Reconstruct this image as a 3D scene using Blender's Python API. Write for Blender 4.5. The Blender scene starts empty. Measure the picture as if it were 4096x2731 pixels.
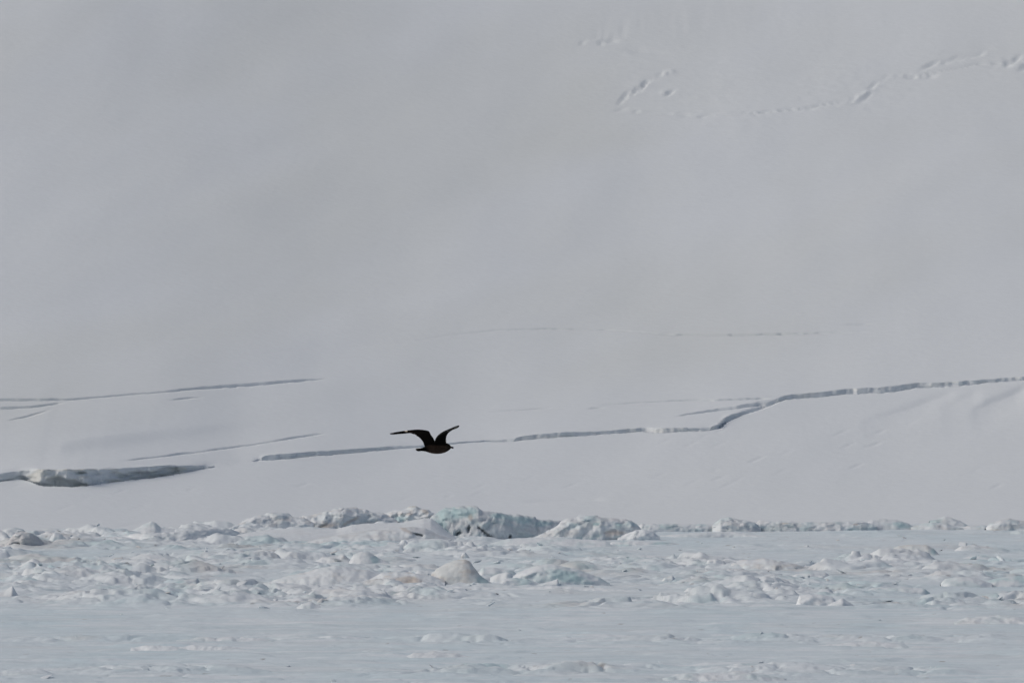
import bpy, bmesh, math, random
import numpy as np
from mathutils import Vector

S = bpy.context.scene
R = math.radians

# ------------------------------------------------------------------ camera, sky, sun, exposure
CAM_H = 20.0
F = 4096 * 400.0 / 36.0            # focal length in pixels of the 4096 px photograph
PITCH = math.atan(343.5 / F)
cam_data = bpy.data.cameras.new('camera')
cam = bpy.data.objects.new('camera', cam_data)
S.collection.objects.link(cam)
cam.location = (0, 0, CAM_H)
cam.rotation_euler = (math.pi / 2 - PITCH, 0, 0)
cam_data.lens = 400; cam_data.sensor_width = 36
cam_data.clip_start = 0.5; cam_data.clip_end = 8000
cam_data.dof.use_dof = True
cam_data.dof.focus_distance = 168.0
cam_data.dof.aperture_fstop = 60.0
S.camera = cam

SUN_EL, SUN_AZ = 44.0, -98.0       # azimuth from +Y (view direction), negative = left
world = bpy.data.worlds.new('World'); S.world = world; world.use_nodes = True
wn = world.node_tree.nodes; wl = world.node_tree.links
bgn = wn['Background']
sky = wn.new('ShaderNodeTexSky'); sky.sky_type = 'NISHITA'; sky.sun_disc = False
sky.sun_elevation = R(SUN_EL); sky.sun_rotation = R(SUN_AZ)
sky.air_density = 1.0; sky.dust_density = 6.0; sky.ozone_density = 1.0; sky.altitude = 0
wash = wn.new('ShaderNodeHueSaturation'); wash.inputs['Saturation'].default_value = 0.85
wl.new(sky.outputs['Color'], wash.inputs['Color'])
wl.new(wash.outputs['Color'], bgn.inputs['Color'])
bgn.inputs['Strength'].default_value = 0.148
sun_d = bpy.data.lights.new('sun', 'SUN'); sun_d.energy = 0.5; sun_d.angle = R(50); sun_d.color = (1.0, 0.988, 0.978)
sun = bpy.data.objects.new('sun', sun_d); S.collection.objects.link(sun)
az = R(SUN_AZ); el = R(SUN_EL)
to_sun = Vector((math.sin(az) * math.cos(el), math.cos(az) * math.cos(el), math.sin(el)))
sun.rotation_euler = to_sun.to_track_quat('Z', 'Y').to_euler()
S.view_settings.view_transform = 'Standard'; S.view_settings.look = 'None'
S.view_settings.exposure = -0.76; S.view_settings.gamma = 1.0
S.view_settings.use_curve_mapping = False

# ------------------------------------------------------------------ noise in numpy
def _h(ix, iy, iz, seed):
    n = (ix.astype(np.int64) * 374761393 + iy.astype(np.int64) * 668265263
         + iz.astype(np.int64) * 2147483647 + seed * 1274126177) & 0xffffffff
    n = ((n ^ (n >> 13)) * 1274126177) & 0xffffffff
    n = ((n ^ (n >> 15)) * 2246822519) & 0xffffffff
    return ((n ^ (n >> 16)) & 0xffffff) / float(0xffffff)
def vnoise(x, y, seed=0):
    ix = np.floor(x); iy = np.floor(y); fx = x - ix; fy = y - iy
    z0 = np.zeros_like(ix)
    ux = fx * fx * fx * (fx * (fx * 6 - 15) + 10); uy = fy * fy * fy * (fy * (fy * 6 - 15) + 10)
    def g(dx, dy):
        a = _h(ix + dx, iy + dy, z0, seed) * 6.2831853
        return np.cos(a) * (fx - dx) + np.sin(a) * (fy - dy)
    a = g(0, 0) * (1 - ux) + g(1, 0) * ux
    b = g(0, 1) * (1 - ux) + g(1, 1) * ux
    return (a * (1 - uy) + b * uy) * 1.45
def fbm(x, y, seed=0, octv=4, gain=0.5, lac=2.03):
    s = 0; a = 1.0; tot = 0
    for o in range(octv):
        s = s + a * vnoise(x, y, seed + o * 17); tot += a
        x = x * lac + 13.7; y = y * lac - 7.3; a *= gain
    return s / tot
def billow(x, y, seed=0, octv=4, gain=0.5):
    s = 0; a = 1.0; tot = 0
    for o in range(octv):
        s = s + a * np.abs(vnoise(x, y, seed + o * 17)); tot += a
        x = x * 2.07 + 3.1; y = y * 2.07 + 9.2; a *= gain
    return s / tot
def cells(x, y, seed=0, dist=False):
    """voronoi: distance to edge-ish, random height and random tilt of the nearest cell"""
    ix = np.floor(x); iy = np.floor(y); z0 = np.zeros_like(ix)
    d1 = np.full(x.shape, 9.0); d2 = np.full(x.shape, 9.0)
    hh = np.zeros(x.shape); pl = np.zeros(x.shape)
    for dx in (-1, 0, 1):
        for dy in (-1, 0, 1):
            cx = ix + dx; cy = iy + dy
            px = cx + _h(cx, cy, z0, seed); py = cy + _h(cx, cy, z0 + 1, seed)
            ex = x - px; ey = y - py; d = np.sqrt(ex * ex + ey * ey)
            h = _h(cx, cy, z0 + 2, seed)
            t = _h(cx, cy, z0 + 3, seed) * 6.2831853
            p = np.cos(t) * ex + np.sin(t) * ey
            near = d < d1
            d2 = np.where(near, d1, np.minimum(d2, d))
            d1 = np.where(near, d, d1)
            hh = np.where(near, h, hh); pl = np.where(near, p, pl)
    return (d2 - d1, hh, pl, d1) if dist else (d2 - d1, hh, pl)
def sstep(a, b, x):
    t = np.clip((x - a) / (b - a), 0, 1); return t * t * (3 - 2 * t)

# ------------------------------------------------------------------ from a direction in the photo to a point of the place
def ray(u, v):
    dx = (u - 2048) / F; dz = -(v - 1365.5) / F
    c, s = math.cos(PITCH), math.sin(PITCH)
    fy = c + dz * s; fz = -s + dz * c
    return dx / fy, fz / fy        # x and z gained per metre of Y
def at(u, v, Y):
    a, b = ray(u, v); return (a * Y, Y, CAM_H + b * Y)
def ground_y(v):
    return -CAM_H / ray(2048, v)[1]

# ------------------------------------------------------------------ materials
def node_mat(name):
    m = bpy.data.materials.new(name); m.use_nodes = True
    return m, m.node_tree.nodes, m.node_tree.links, m.node_tree.nodes['Principled BSDF']

def tinted(name, rough, bump_scale, bump_strength, bump_dist, vscale, vamt, spec=0.25):
    """colour comes from the painted 'tint' of the surface, with fine grain over it"""
    m, n, l, b = node_mat(name)
    a = n.new('ShaderNodeAttribute'); a.attribute_name = 'tint'
    tc = n.new('ShaderNodeTexCoord')
    n1 = n.new('ShaderNodeTexNoise'); n1.inputs['Scale'].default_value = vscale
    n1.inputs['Detail'].default_value = 6; n1.inputs['Roughness'].default_value = 0.6
    l.new(tc.outputs['Object'], n1.inputs['Vector'])
    mr = n.new('ShaderNodeMapRange'); mr.inputs['To Min'].default_value = 1 - vamt; mr.inputs['To Max'].default_value = 1 + vamt * 0.6
    mr.inputs['From Min'].default_value = 0.3; mr.inputs['From Max'].default_value = 0.7
    l.new(n1.outputs['Fac'], mr.inputs['Value'])
    mx = n.new('ShaderNodeVectorMath'); mx.operation = 'SCALE'
    l.new(a.outputs['Color'], mx.inputs[0]); l.new(mr.outputs['Result'], mx.inputs['Scale'])
    l.new(mx.outputs['Vector'], b.inputs['Base Color'])
    n2 = n.new('ShaderNodeTexNoise'); n2.inputs['Scale'].default_value = bump_scale; n2.inputs['Detail'].default_value = 5
    l.new(tc.outputs['Object'], n2.inputs['Vector'])
    bp = n.new('ShaderNodeBump'); bp.inputs['Strength'].default_value = bump_strength; bp.inputs['Distance'].default_value = bump_dist
    l.new(n2.outputs['Fac'], bp.inputs['Height']); l.new(bp.outputs['Normal'], b.inputs['Normal'])
    b.inputs['Roughness'].default_value = rough
    b.inputs['Specular IOR Level'].default_value = spec
    return m
M_slope = tinted('wind_packed_snow', 0.85, 1.6, 0.5, 0.06, 1.1, 0.018, 0.15)
M_ice = tinted('sea_ice', 0.6, 2.5, 0.6, 0.06, 0.9, 0.05)
M_block = tinted('ridge_ice', 0.6, 3.5, 0.6, 0.06, 2.2, 0.06)

SNOW = np.array([0.735, 0.792, 0.832])
WARM = np.array([0.732, 0.784, 0.798])
GLAZE = np.array([0.632, 0.750, 0.806])
BLUE = np.array([0.330, 0.530, 0.570])
DIRT = np.array([0.520, 0.470, 0.420])
GREY = np.array([0.560, 0.580, 0.600])
def mix(a, b, t):
    t = np.clip(t, 0, 1)[..., None]; return a * (1 - t) + b * t

def set_tint(me, col):
    at_ = me.color_attributes.new('tint', 'FLOAT_COLOR', 'POINT')
    c = np.ones((len(me.vertices), 4), np.float32); c[:, :3] = col.reshape(-1, 3)
    at_.data.foreach_set('color', c.ravel())

def grid_mesh(name, P, col, mat, smooth=True, flip=False):
    """P: (rows, cols, 3) array"""
    r, c = P.shape[:2]
    me = bpy.data.meshes.new(name)
    nv = r * c; nf = (r - 1) * (c - 1)
    me.vertices.add(nv); me.vertices.foreach_set('co', P.reshape(-1).astype(np.float32))
    i = (np.arange(r - 1)[:, None] * c + np.arange(c - 1)[None, :]).ravel()
    q = np.stack([i, i + 1, i + c + 1, i + c], 1)
    if flip: q = q[:, ::-1]
    me.loops.add(nf * 4); me.loops.foreach_set('vertex_index', q.ravel().astype(np.int32))
    me.polygons.add(nf)
    me.polygons.foreach_set('loop_start', (np.arange(nf) * 4).astype(np.int32))
    me.polygons.foreach_set('loop_total', np.full(nf, 4, np.int32))
    me.polygons.foreach_set('use_smooth', np.full(nf, smooth))
    me.update(calc_edges=True); me.validate()
    set_tint(me, col)
    me.materials.append(mat)
    return me
def link(name, me, parent=None, **props):
    o = bpy.data.objects.new(name, me); S.collection.objects.link(o)
    if parent: o.parent = parent
    for k, v in props.items(): o[k] = v
    return o

# ------------------------------------------------------------------ the snow slope and its crevasses
def toe(x): return 827 + 15.5 * np.tanh((x + 22) / 26.0)
def slope_base(x, y):
    t = np.maximum(y - toe(np.clip(x, -80, 80)), 0)
    z = 0.15 * t * t / (t + 5) + 0.0002 * t * t
    z = z + sstep(0, 25, t) * (0.38 * fbm(x / 26 + 3, (y - 0.9 * x) / 60, 5, 3) + 0.45 * fbm(x / 60, y / 110, 9, 2))
    rough = sstep(1006, 1018, y - .35 * np.maximum(x - 20, 0)) * sstep(6, 12, x)
    z = z + rough * 0.030 * fbm(x / 1.3, y / 1.6, 23, 4) * (.5 + sstep(-.1, .3, fbm(x / 7, y / 16, 27, 2)))
    z = z + sstep(2, 12, t) * 0.030 * fbm(x / 5 + 1, (y - 1.6 * x) / 16, 21, 3)
    return z
CRACKS = []; SOFT = []; PITS = []
def crack_xy(c, x):
    tap = sstep(0, 1.2, x - c['x'][0]) * sstep(0, 1.2, c['x'][-1] - x)
    return np.interp(x, c['x'], c['y']), np.interp(x, c['x'], c['h'], left=0, right=0) * tap
def crack_w(c, x, h):
    return np.clip(h * 1.2, 0.4, 1.6) * (1 + 0.35 * vnoise(x * 0.9, x * 0, c['seed'])) * (h > 0.005)
def height(x, y):
    z = slope_base(x, y)
    for c in CRACKS:
        yl, h = crack_xy(c, x)
        h = h * c['gain']; w = crack_w(c, x, h)
        s = np.maximum(h - 0.17 * w, 0)
        hs = c['gain'] * np.interp(x, c['xs'], c['hs'], left=0, right=0)
        sb = np.maximum(hs - 0.17 * np.clip(hs * 1.2, 0.4, 1.6), 0) * 0.95
        d = y - yl
        wf = w + 1.1 * np.clip(h * 1.3, 0, 1)
        dd = np.maximum(d - wf, 0)
        top = s * np.exp(-(dd / 1.1) ** 2)
        big = np.clip((h - 0.10) / 0.08, 0, 1)
        inside = (d > 0) & (d < wf)
        deep = np.minimum(0.15 + 1.0 * h, 1.2)
        z = z + big * (np.where(inside, -deep, 0) + np.where(d >= wf, top, 0) + np.where(d <= 0, 0.05 * h * np.exp(d / 0.8), 0))
        z = z + sb * np.where(d > wf, np.exp(-(dd / 22) ** 1.3) - np.exp(-(dd / 1.1) ** 2), 0)
        # a hairline crack is only a narrow furrow
        wt = np.clip(h / 0.17, 0.30, 0.75) * (h > .004)
        box = sstep(-.02, .12, d) * sstep(wt + .16, wt, d)
        z = z - (1 - big) * box * np.minimum(0.6, 0.30 * (h / 0.07) ** 1.3)
    for c in SOFT:
        yl, h = crack_xy(c, x)
        d = y - yl
        z = z - h * np.exp(-np.where(d < 0, (d / c['wn']) ** 2, (d / c['wf']) ** 2))
    for (px, py, rx, ry, dep, sh) in PITS:
        m = (np.abs(x - px) < 3 * rx + 0.01) & (np.abs(y - py) < 3 * ry + 0.01)
        if not m.any(): continue
        xx = x[m] - px; yy = y[m] - py - sh * xx
        z[m] += dep * np.exp(-(xx / rx) ** 2 - (yy / ry) ** 2)
    return z
def hit(u, v):
    a, b = ray(u, v)
    Y = np.arange(805, 1120, 0.15)
    zz = CAM_H + b * Y; hh = height(a * Y, Y)
    k = np.argmax(hh >= zz)
    if hh[k] < zz[k]: k = len(Y) - 1
    return a * Y[k], Y[k]
def crack(pts, seed, gain=1.0):
    us = np.array([p[0] for p in pts], float); vs = np.array([p[1] for p in pts], float); hs = np.array([p[2] for p in pts], float)
    n = max(24, int((us[-1] - us[0]) / 14))
    uu = np.linspace(us[0], us[-1], n)
    vv = np.interp(uu, us, vs); hh = np.interp(uu, us, hs)
    k = seed * 1.7
    vv = vv + np.clip(hh * 0.10, 0.8, 2.6) * fbm(uu / 55 + k, uu * 0 + k, seed, 3)
    hh = hh * (1 + 0.08 * fbm(uu / 40 - k, uu * 0 + 3 + k, seed + 5, 3))
    xs, ys, hw = [], [], []
    for u, v, h in zip(uu, vv, hh):
        x, y = hit(u, v); xs.append(x); ys.append(y); hw.append(h * y / F * gain)
    o = np.argsort(xs)
    xa = np.array(xs)[o]; ha = np.array(hw)[o]
    xs2 = np.arange(xa[0] - 20, xa[-1] + 20, 0.5); h0 = np.interp(xs2, xa, ha, left=0, right=0)
    kx = np.exp(-((xs2[:, None] - xs2[None]) / 3.6) ** 2); hs = (kx * h0[None]).sum(1) / kx.sum(1)
    CRACKS.append(dict(x=xa, y=np.array(ys)[o], h=ha, xs=xs2, hs=hs, gain=0.66 if seed == 11 else 1.0, seed=seed))
    return CRACKS[-1]
def soft(pts, wn, wf):
    r = []
    for u, v, h in pts:
        x, y = hit(u, v); r.append((x, y, h))
    r.sort()
    SOFT.append(dict(x=np.array([q[0] for q in r]), y=np.array([q[1] for q in r]), h=np.array([q[2] for q in r]), wn=wn, wf=wf))

soft([(2060, 2010, 0), (2180, 2003, .10), (2300, 2000, .12), (2400, 2000, .06), (2440, 2001, 0)], 0.6, 1.6)
soft([(420, 2115, 0), (520, 2100, .05), (640, 2088, 0)], 0.5, 1.2)
CA = crack([(-400, 1965, 10), (-100, 1935, 16), (0, 1926, 23), (69, 1918, 25), (126, 1926, 38), (165, 1945, 56), (268, 1949, 60), (344, 1945, 58),
       (452, 1928, 41), (593, 1914, 38), (670, 1901, 32), (727, 1892, 23), (800, 1878, 11), (873, 1867, 2)], 3)
crack([(170, 1877, 3), (195, 1876, 6), (225, 1876, 3)], 8)
CB = crack([(1004, 1848, 1), (1042, 1843, 20), (1101, 1840, 25), (1250, 1826, 21), (1400, 1814, 18), (1500, 1804, 15), (1560, 1799, 14), (1661, 1791, 7),
       (1804, 1777, 4), (1874, 1771, 5), (1940, 1767, 3), (2047, 1768, 11), (2095, 1760, 19), (2244, 1750, 23), (2393, 1739, 14),
       (2571, 1727, 17), (2649, 1732, 22), (2839, 1722, 12), (2875, 1717, 22), (2904, 1690, 25), (2964, 1663, 14), (3035, 1640, 9),
       (3107, 1611, 12), (3142, 1599, 18), (3291, 1588, 22), (3369, 1578, 22), (3529, 1572, 25), (3589, 1566, 25), (3672, 1551, 20),
       (3827, 1545, 18), (3964, 1530, 14), (4096, 1521, 14), (4400, 1500, 12)], 11)
soft([(3420, 1700, 0), (3560, 1660, .10), (3700, 1610, .14), (3840, 1560, .05)], 7, 1.6)
soft([(3860, 1665, 0), (3960, 1610, .18), (4060, 1570, .22), (4140, 1530, .1)], 7, 1.5)
soft([(3740, 1660, 0), (3830, 1610, .10), (3940, 1560, .05)], 8, 2.0)
crack([(480, 1846, 1), (560, 1838, 4), (640, 1829, 3), (730, 1818, 6), (790, 1812, 2), (900, 1796, 4), (1000, 1783, 3), (1080, 1770, 2), (1170, 1755, 5), (1320, 1732, 2)], 17)
soft([(-300, 1785, -.22), (-100, 1785, -.25), (250, 1780, -.30), (420, 1757, -.34), (600, 1735, -.32), (750, 1716, -.24), (900, 1695, -.14), (1050, 1673, -.06), (1250, 1640, 0)], 3.4, 30)
crack([(2690, 1668, 2), (2850, 1647, 6), (2960, 1634, 9), (3080, 1618, 8)], 23)
crack([(2380, 1625, 1), (2560, 1612, 2), (2780, 1602, 4), (2850, 1604, 4), (3000, 1599, 5), (3095, 1597, 5)], 29)
crack([(1940, 1648, 1), (2040, 1645, 2), (2230, 1632, 2)], 31)
crack([(2330, 1640, 1), (2380, 1634, 3), (2440, 1632, 1)], 37)
crack([(0, 1690, 1), (100, 1671, 4), (170, 1650, 3), (230, 1630, 1)], 41)
crack([(-200, 1640, 7), (0, 1638, 7), (120, 1632, 6), (200, 1622, 5), (280, 1606, 2)], 43)
crack([(-200, 1606, 6), (0, 1605, 7), (280, 1602, 6), (400, 1591, 4), (560, 1577, 3), (660, 1570, 3), (740, 1562, 5), (900, 1552, 8), (1060, 1540, 8), (1200, 1527, 6), (1330, 1515, 1)], 47)
crack([(660, 1606, 1), (740, 1596, 4), (830, 1590, 1)], 53)
crack([(950, 1428, .3), (1100, 1412, .8), (1300, 1390, .4), (1650, 1368, .8), (1780, 1345, 1.0), (2000, 1322, 1.6), (2200, 1318, 2.6), (2450, 1323, 2.6), (2560, 1330, 1.6),
       (2700, 1343, 3.5), (2900, 1344, 4), (3130, 1341, 5), (3330, 1334, 2.4), (3500, 1332, .6)], 59)
crack([(3350, 1300, 1), (3450, 1299, 3), (3520, 1300, 1)], 61)
crack([(2470, 452, .4), (2600, 458, 1.6), (2800, 463, 1.2), (3000, 458, 2.0), (3200, 438, 1.8), (3400, 405, 1.4)], 67)
crack([(3520, 335, .4), (3640, 308, 1.4), (3760, 292, 1.2), (3900, 262, 1.6), (4080, 250, 1.6), (4250, 255, 1.4)], 71)
# buried crevasses high on the right: chains of sagged pits
rng = random.Random(4)
def pit(u, v, ru, rv, dep, shear=0.0):
    x, y = hit(u, v); sc = y / F
    PITS.append((x, y, ru * sc, max(rv * sc / 0.22, 0.5), dep * (0.45 if v < 600 else 1), shear))
SCARP = [(2250, 190), (2420, 150), (2500, 118), (2620, 100)]
def chain(pts, n, ru, rv, dep, jit=6, shear=0.0):
    us = [p[0] for p in pts]; L = [0]
    for a, b in zip(pts, pts[1:]): L.append(L[-1] + math.hypot(b[0] - a[0], b[1] - a[1]))
    for k in range(n):
        q = (k + rng.uniform(-.3, .3)) / n * L[-1]; q = min(max(q, 0), L[-1])
        u = np.interp(q, L, us); v = np.interp(q, L, [p[1] for p in pts])
        f = rng.uniform(0.35, 1.6)
        pit(u + rng.uniform(-4, 4), v + rng.uniform(-jit, jit), ru * f, rv * rng.uniform(.6, 1.3), dep * rng.uniform(.2, 1.3), shear)
chain([(2330, 180), (2440, 130), (2500, 112), (2600, 100)], 5, 22, 10, -0.34, 8, 3.0)
chain([(2400, 172), (2440, 160), (2490, 186)], 3, 18, 9, -0.45, 5, 1.0)
chain([(2380, 165), (2450, 150), (2480, 178)], 3, 26, 7, 0.3, 5, 1.0)
chain([(2520, 195), (2640, 220), (2690, 270)], 4, 30, 10, -0.14, 8)
chain([(2650, 290), (2600, 330), (2540, 370), (2490, 400), (2478, 420)], 8, 22, 8, -0.36, 3, 6.0)
chain([(2690, 285), (2640, 300)], 2, 14, 7, 0.25, 4)
chain([(2560, 340), (2520, 410)], 2, 35, 10, 0.18, 4)
pit(2680, 372, 16, 7, -0.4, 3.0); pit(2655, 372, 12, 6, 0.22)
chain([(2500, 448), (2700, 456), (2880, 462), (3060, 455)], 9, 30, 4, 0.20, 4)
chain([(2480, 440), (2660, 463), (2860, 465), (3060, 456), (3300, 425), (3400, 405)], 17, 20, 4, -0.20, 5, 1.0)
chain([(3410, 405), (3470, 385), (3500, 330), (3560, 310)], 6, 26, 9, -0.26, 6, 4.0)
chain([(3430, 395), (3490, 360)], 3, 30, 9, 0.22, 8, 3.0)
chain([(3590, 305), (3650, 308), (3700, 305), (3760, 300)], 5, 18, 7, -0.36, 4, 1.0)
chain([(3700, 268), (3780, 250), (3860, 228), (3960, 220)], 7, 26, 6, -0.24, 5, 2.0)
chain([(3960, 270), (4010, 255), (4060, 245), (4140, 270)], 5, 24, 10, -0.36, 8, 3.0)
chain([(4010, 240), (4080, 270), (4200, 290)], 4, 24, 8, 0.25, 8)
for _ in range(26):                       # small scattered wind marks on the lower slope
    pit(rng.uniform(2600, 4050), rng.uniform(1680, 1960), rng.uniform(14, 45), rng.uniform(2, 4), -rng.uniform(.02, .06), 2.5)
for _ in range(16):
    pit(rng.uniform(60, 2500), rng.uniform(1900, 2040), rng.uniform(10, 40), rng.uniform(2, 3), -rng.uniform(.015, .045), 2.5)

def axis(*segs):
    out = [segs[0][0]]
    for a, b, st in segs:
        n = max(1, int(round((b - a) / st))); out += list(np.linspace(a, b, n + 1)[1:])
    return np.array(out)
sx = axis((-700, -200, 25), (-200, -64, 5), (-64, -44, 1), (-44, 44, 0.175), (44, 64, 1), (64, 200, 5), (200, 700, 25))
sy = axis((800, 822, 0.4), (822, 884, 0.19), (884, 900, 0.22), (900, 945, 0.26), (945, 1052, 0.5), (1052, 1110, 3), (1110, 1900, 20))
Yg, Sg = np.meshgrid(sy, sx, indexing='ij')
Xg = Sg * (Yg / 850.0)
Zg = height(Xg, Yg)
Zg = Zg - 0.6 * (1 - sstep(0, 4, Yg - toe(np.clip(Xg, -80, 80)) + 2))
t1 = sstep(-.25, .35, fbm(Xg / 30 + 2, (Yg - 1.3 * Xg) / 70, 71, 3))
t2 = sstep(-.3, .5, fbm(Xg / 14, (Yg - 1.3 * Xg) / 45, 77, 4))
t3 = sstep(-.1, .4, fbm(Xg / 24 - 5, (Yg - 2.2 * Xg) / 60, 79, 4))
col = mix(SNOW + 0 * Xg[..., None], WARM * 0.965, (0.60 * t1 + 0.2 * t2 + .3 * t3) * (.25 + .75 * sstep(852, 925, Yg - .8 * Xg)))
rgh = sstep(1006, 1018, Yg - .35 * np.maximum(Xg - 20, 0)) * sstep(6, 12, Xg)
col = mix(col, SNOW * 1.02, .40 * rgh)
snow_slope = link('snow_slope', grid_mesh('snow_slope', np.stack([Xg, Yg, Zg], -1), col, M_slope), kind='structure',
                  label='smooth grey-white glacier slope with long crevasses behind the ice ridge')

# the broken faces of the two large crevasses, children of the slope
def wall_strip(c, x0, x1, seed, tone, slump=0.0):
    xs = np.arange(x0, x1, 0.07); yl, h = crack_xy(c, xs); h = h * c['gain']
    w = crack_w(c, xs, h)
    ext = 1.1 * np.clip(h * 1.3, 0, 1)
    ztop = height(xs, yl + w + ext + 0.12); zlow = slope_base(xs, yl) * 0 + height(xs, yl - 0.05)
    n = 22
    T = np.append(np.linspace(0, 1, n - 1), 1.0)[:, None]
    zb = zlow - 0.6
    X = np.repeat(xs[None, :], n, 0); Z = zb[None] + (ztop + 0.015 - zb)[None] * T
    rel = Z - zlow[None]
    k = np.clip(h, 0, 1.0)[None]
    hollow = sstep(-.05, .25, fbm(X * 0.28, Z * 0.9 + 4, seed + 3, 3) + 0.35 * (0.55 - T)) * sstep(.97, .80, T)
    front = k * (0.55 + 0.70 * billow(X * 0.55, Z * 1.1, seed, 4) + 0.25 * fbm(X * 2.2, Z * 2.8, seed + 1, 3))
    Yw = (yl + w)[None] - 0.04 - front * (1 - 0.93 * hollow) + 0.85 * ext[None] * hollow
    ramp = (yl + 0.02)[None] + (w + ext - .1)[None] * T ** .8 - 0.40 * k * fbm(X * 1.1, Z * 2.4 + 5, seed + 31, 4) - .10 * fbm(X * 4, Z * 4, seed + 33, 2) * k
    sl = slump * (0.45 + 0.55 * sstep(-.25, .15, fbm(X * .40, 0 * Z, seed + 35, 3)))
    Yw = Yw * (1 - sl) + ramp * sl
    Yw = np.maximum(Yw, (yl + 0.03)[None]); Yw[-1] = yl + w + ext + 0.25
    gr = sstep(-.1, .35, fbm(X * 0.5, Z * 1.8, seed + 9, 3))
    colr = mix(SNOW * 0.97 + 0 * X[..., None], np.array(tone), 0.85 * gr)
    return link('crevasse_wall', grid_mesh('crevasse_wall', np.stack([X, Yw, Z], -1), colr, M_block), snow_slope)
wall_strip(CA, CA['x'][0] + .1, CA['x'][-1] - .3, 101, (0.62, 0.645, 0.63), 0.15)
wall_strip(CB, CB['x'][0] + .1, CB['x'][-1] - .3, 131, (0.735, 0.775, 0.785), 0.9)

# ------------------------------------------------------------------ the sea ice in front of the slope
def rub_amp(x, y):
    """how rough the ice is here (0 = smooth glaze, 1 = broken)"""
    big = fbm(x / 11 + 5, y / 34, 201, 3)
    z = sstep(638, 655, y) * (1 - 0.25 * sstep(735, 765, y))
    z = z * (0.50 + 1.5 * big)
    mid_r = sstep(-4, 12, x) * sstep(738, 752, y)        # smoother lead behind the beige dome
    z = z * (1 - 0.55 * mid_r)
    left = sstep(2, -12, x) * sstep(650, 664, y)
    z = z + 0.30 * left
    fg = 0.50 * np.exp(-((y - 590) / 5.5) ** 2) * sstep(-.25, .3, fbm(x / 8, y / 20, 207, 2))
    fg = fg + 0.55 * np.exp(-((y - 548) / 7.0) ** 2) * sstep(-.3, .2, fbm(x / 9 + 2, y / 20, 209, 2))
    fg = fg + 0.30 * np.exp(-((y - 520) / 12.0) ** 2)
    return np.clip(z, 0.03, 1.1) + 0.95 * fg
def ice_z(x, y, full=False):
    A = rub_amp(x, y)
    wx = x + 0.7 * vnoise(x / 2.3, y / 2.3, 231); wy = y + 0.9 * vnoise(x / 2.3, y / 2.3, 233)
    e1, h1, p1 = cells(wx / 4.0, wy / 4.2, 211)
    e2, h2, p2 = cells(wx / 1.7, wy / 1.7, 213)
    soft1 = sstep(0.0, 0.20, e1); soft2 = sstep(0.0, 0.28, e2)
    blk1 = soft1 * ((h1 > 0.42) * (0.16 + 0.50 * (h1 - .42)) + 0.20 * p1 * (h1 > .42))
    blk2 = soft2 * ((h2 > 0.55) * (0.08 + 0.30 * (h2 - .55)) + 0.16 * p2 * (h2 > .5))
    bl = billow(x / 4.5, y / 7, 215, 4)
    e3, h3, p3, d3 = cells(wx / 6.4 + .25 * vnoise(x / 1.5, y / 2, 261), wy / 8.5, 263, True)
    dome = np.maximum(0, 1 - (d3 / (.30 + .28 * h3)) ** 2) ** .8 * (.25 + .75 * h3) * (1 + .9 * p3)
    dome = dome * (1 + .35 * fbm(x / 1.1, y / 1.6, 265, 3))
    z = A ** 1.3 * 0.50 * dome * (h3 > .25)
    z = z + A * (0.62 * blk1 - .22 * (1 - sstep(0, .07, e1)) * (h3 > .4) + 0.52 * blk2 + 0.66 * (bl - .15) + 0.17 * fbm(x / .7, y / .9, 217, 3))
    z = z + 0.10 * fbm(x / 14, y / 30, 219, 3) + 0.05 * fbm(x / 6, y / 6, 221, 4) + .10 * sstep(.12, .26, fbm(x / 11, y / 3.6, 223, 4)) * (y < 660) + .05 * sstep(.05, .3, fbm(x / 5, y / 6, 222, 4))
    if full: return z, A, h1, h2, e1, e2, bl
    return z
ix = axis((-700, -200, 25), (-200, -60, 5), (-60, -43, 0.8), (-43, 43, 0.13), (43, 60, 0.8), (60, 200, 5), (200, 700, 25))
iy = axis((-300, 300, 40), (300, 480, 6), (480, 526, 1.5), (526, 640, 0.45), (640, 828, 0.32), (828, 852, 0.5), (852, 880, 4))
Yg, Sg = np.meshgrid(iy, ix, indexing='ij')
Xg = Sg * np.maximum(Yg, 300) / 800.0 * np.where(np.abs(Sg) > 60, np.maximum(1, 800 / np.maximum(Yg, 300)), 1)
Zg, A, h1, h2, e1, e2, bl = ice_z(Xg, Yg, True)
Zg = Zg * sstep(300, 480, Yg)
gl = sstep(-.15, .4, fbm(Xg / 9, Yg / 50, 241, 4))
dr = sstep(.06, .42, fbm(Xg / 7 + 9, Yg / 22, 243, 4))
streak = sstep(.05, .4, fbm(Xg / 16, Yg / 5.0, 245, 4))
col = mix(SNOW * 0.985 + 0 * Xg[..., None], GLAZE, 0.50 + 0.40 * gl - 0.35 * A + .12 * (Yg < 640))
col = mix(col, SNOW * 1.03, 0.55 * sstep(0.25, 0.8, A) * sstep(.5, .9, h1))
col = mix(col, BLUE * 1.15, 0.38 * sstep(.62, .9, h2) * sstep(.2, .6, A) * gl)
col = mix(col, DIRT, 0.34 * dr * sstep(.1, .6, A) + 0.10 * streak)
col = mix(col, BLUE, 0.30 * sstep(.1, .45, fbm(Xg / 3.2 + 4, Yg / 7, 253, 3)) * sstep(.15, .5, A))
col = mix(col, GLAZE * .93, 0.6 * sstep(.0, .35, fbm(Xg / 22 + 4, Yg / 4.0, 255, 4)) * (Yg < 660))
col = mix(col, SNOW * 1.05, 0.7 * sstep(.10, .35, fbm(Xg / 9 + 4, Yg / 2.2, 257, 4)) * (Yg < 660))
col = mix(col, GLAZE * .86, 0.5 * sstep(.12, .4, fbm(Xg / 12 - 4, Yg / 2.8, 259, 4)))
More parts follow.
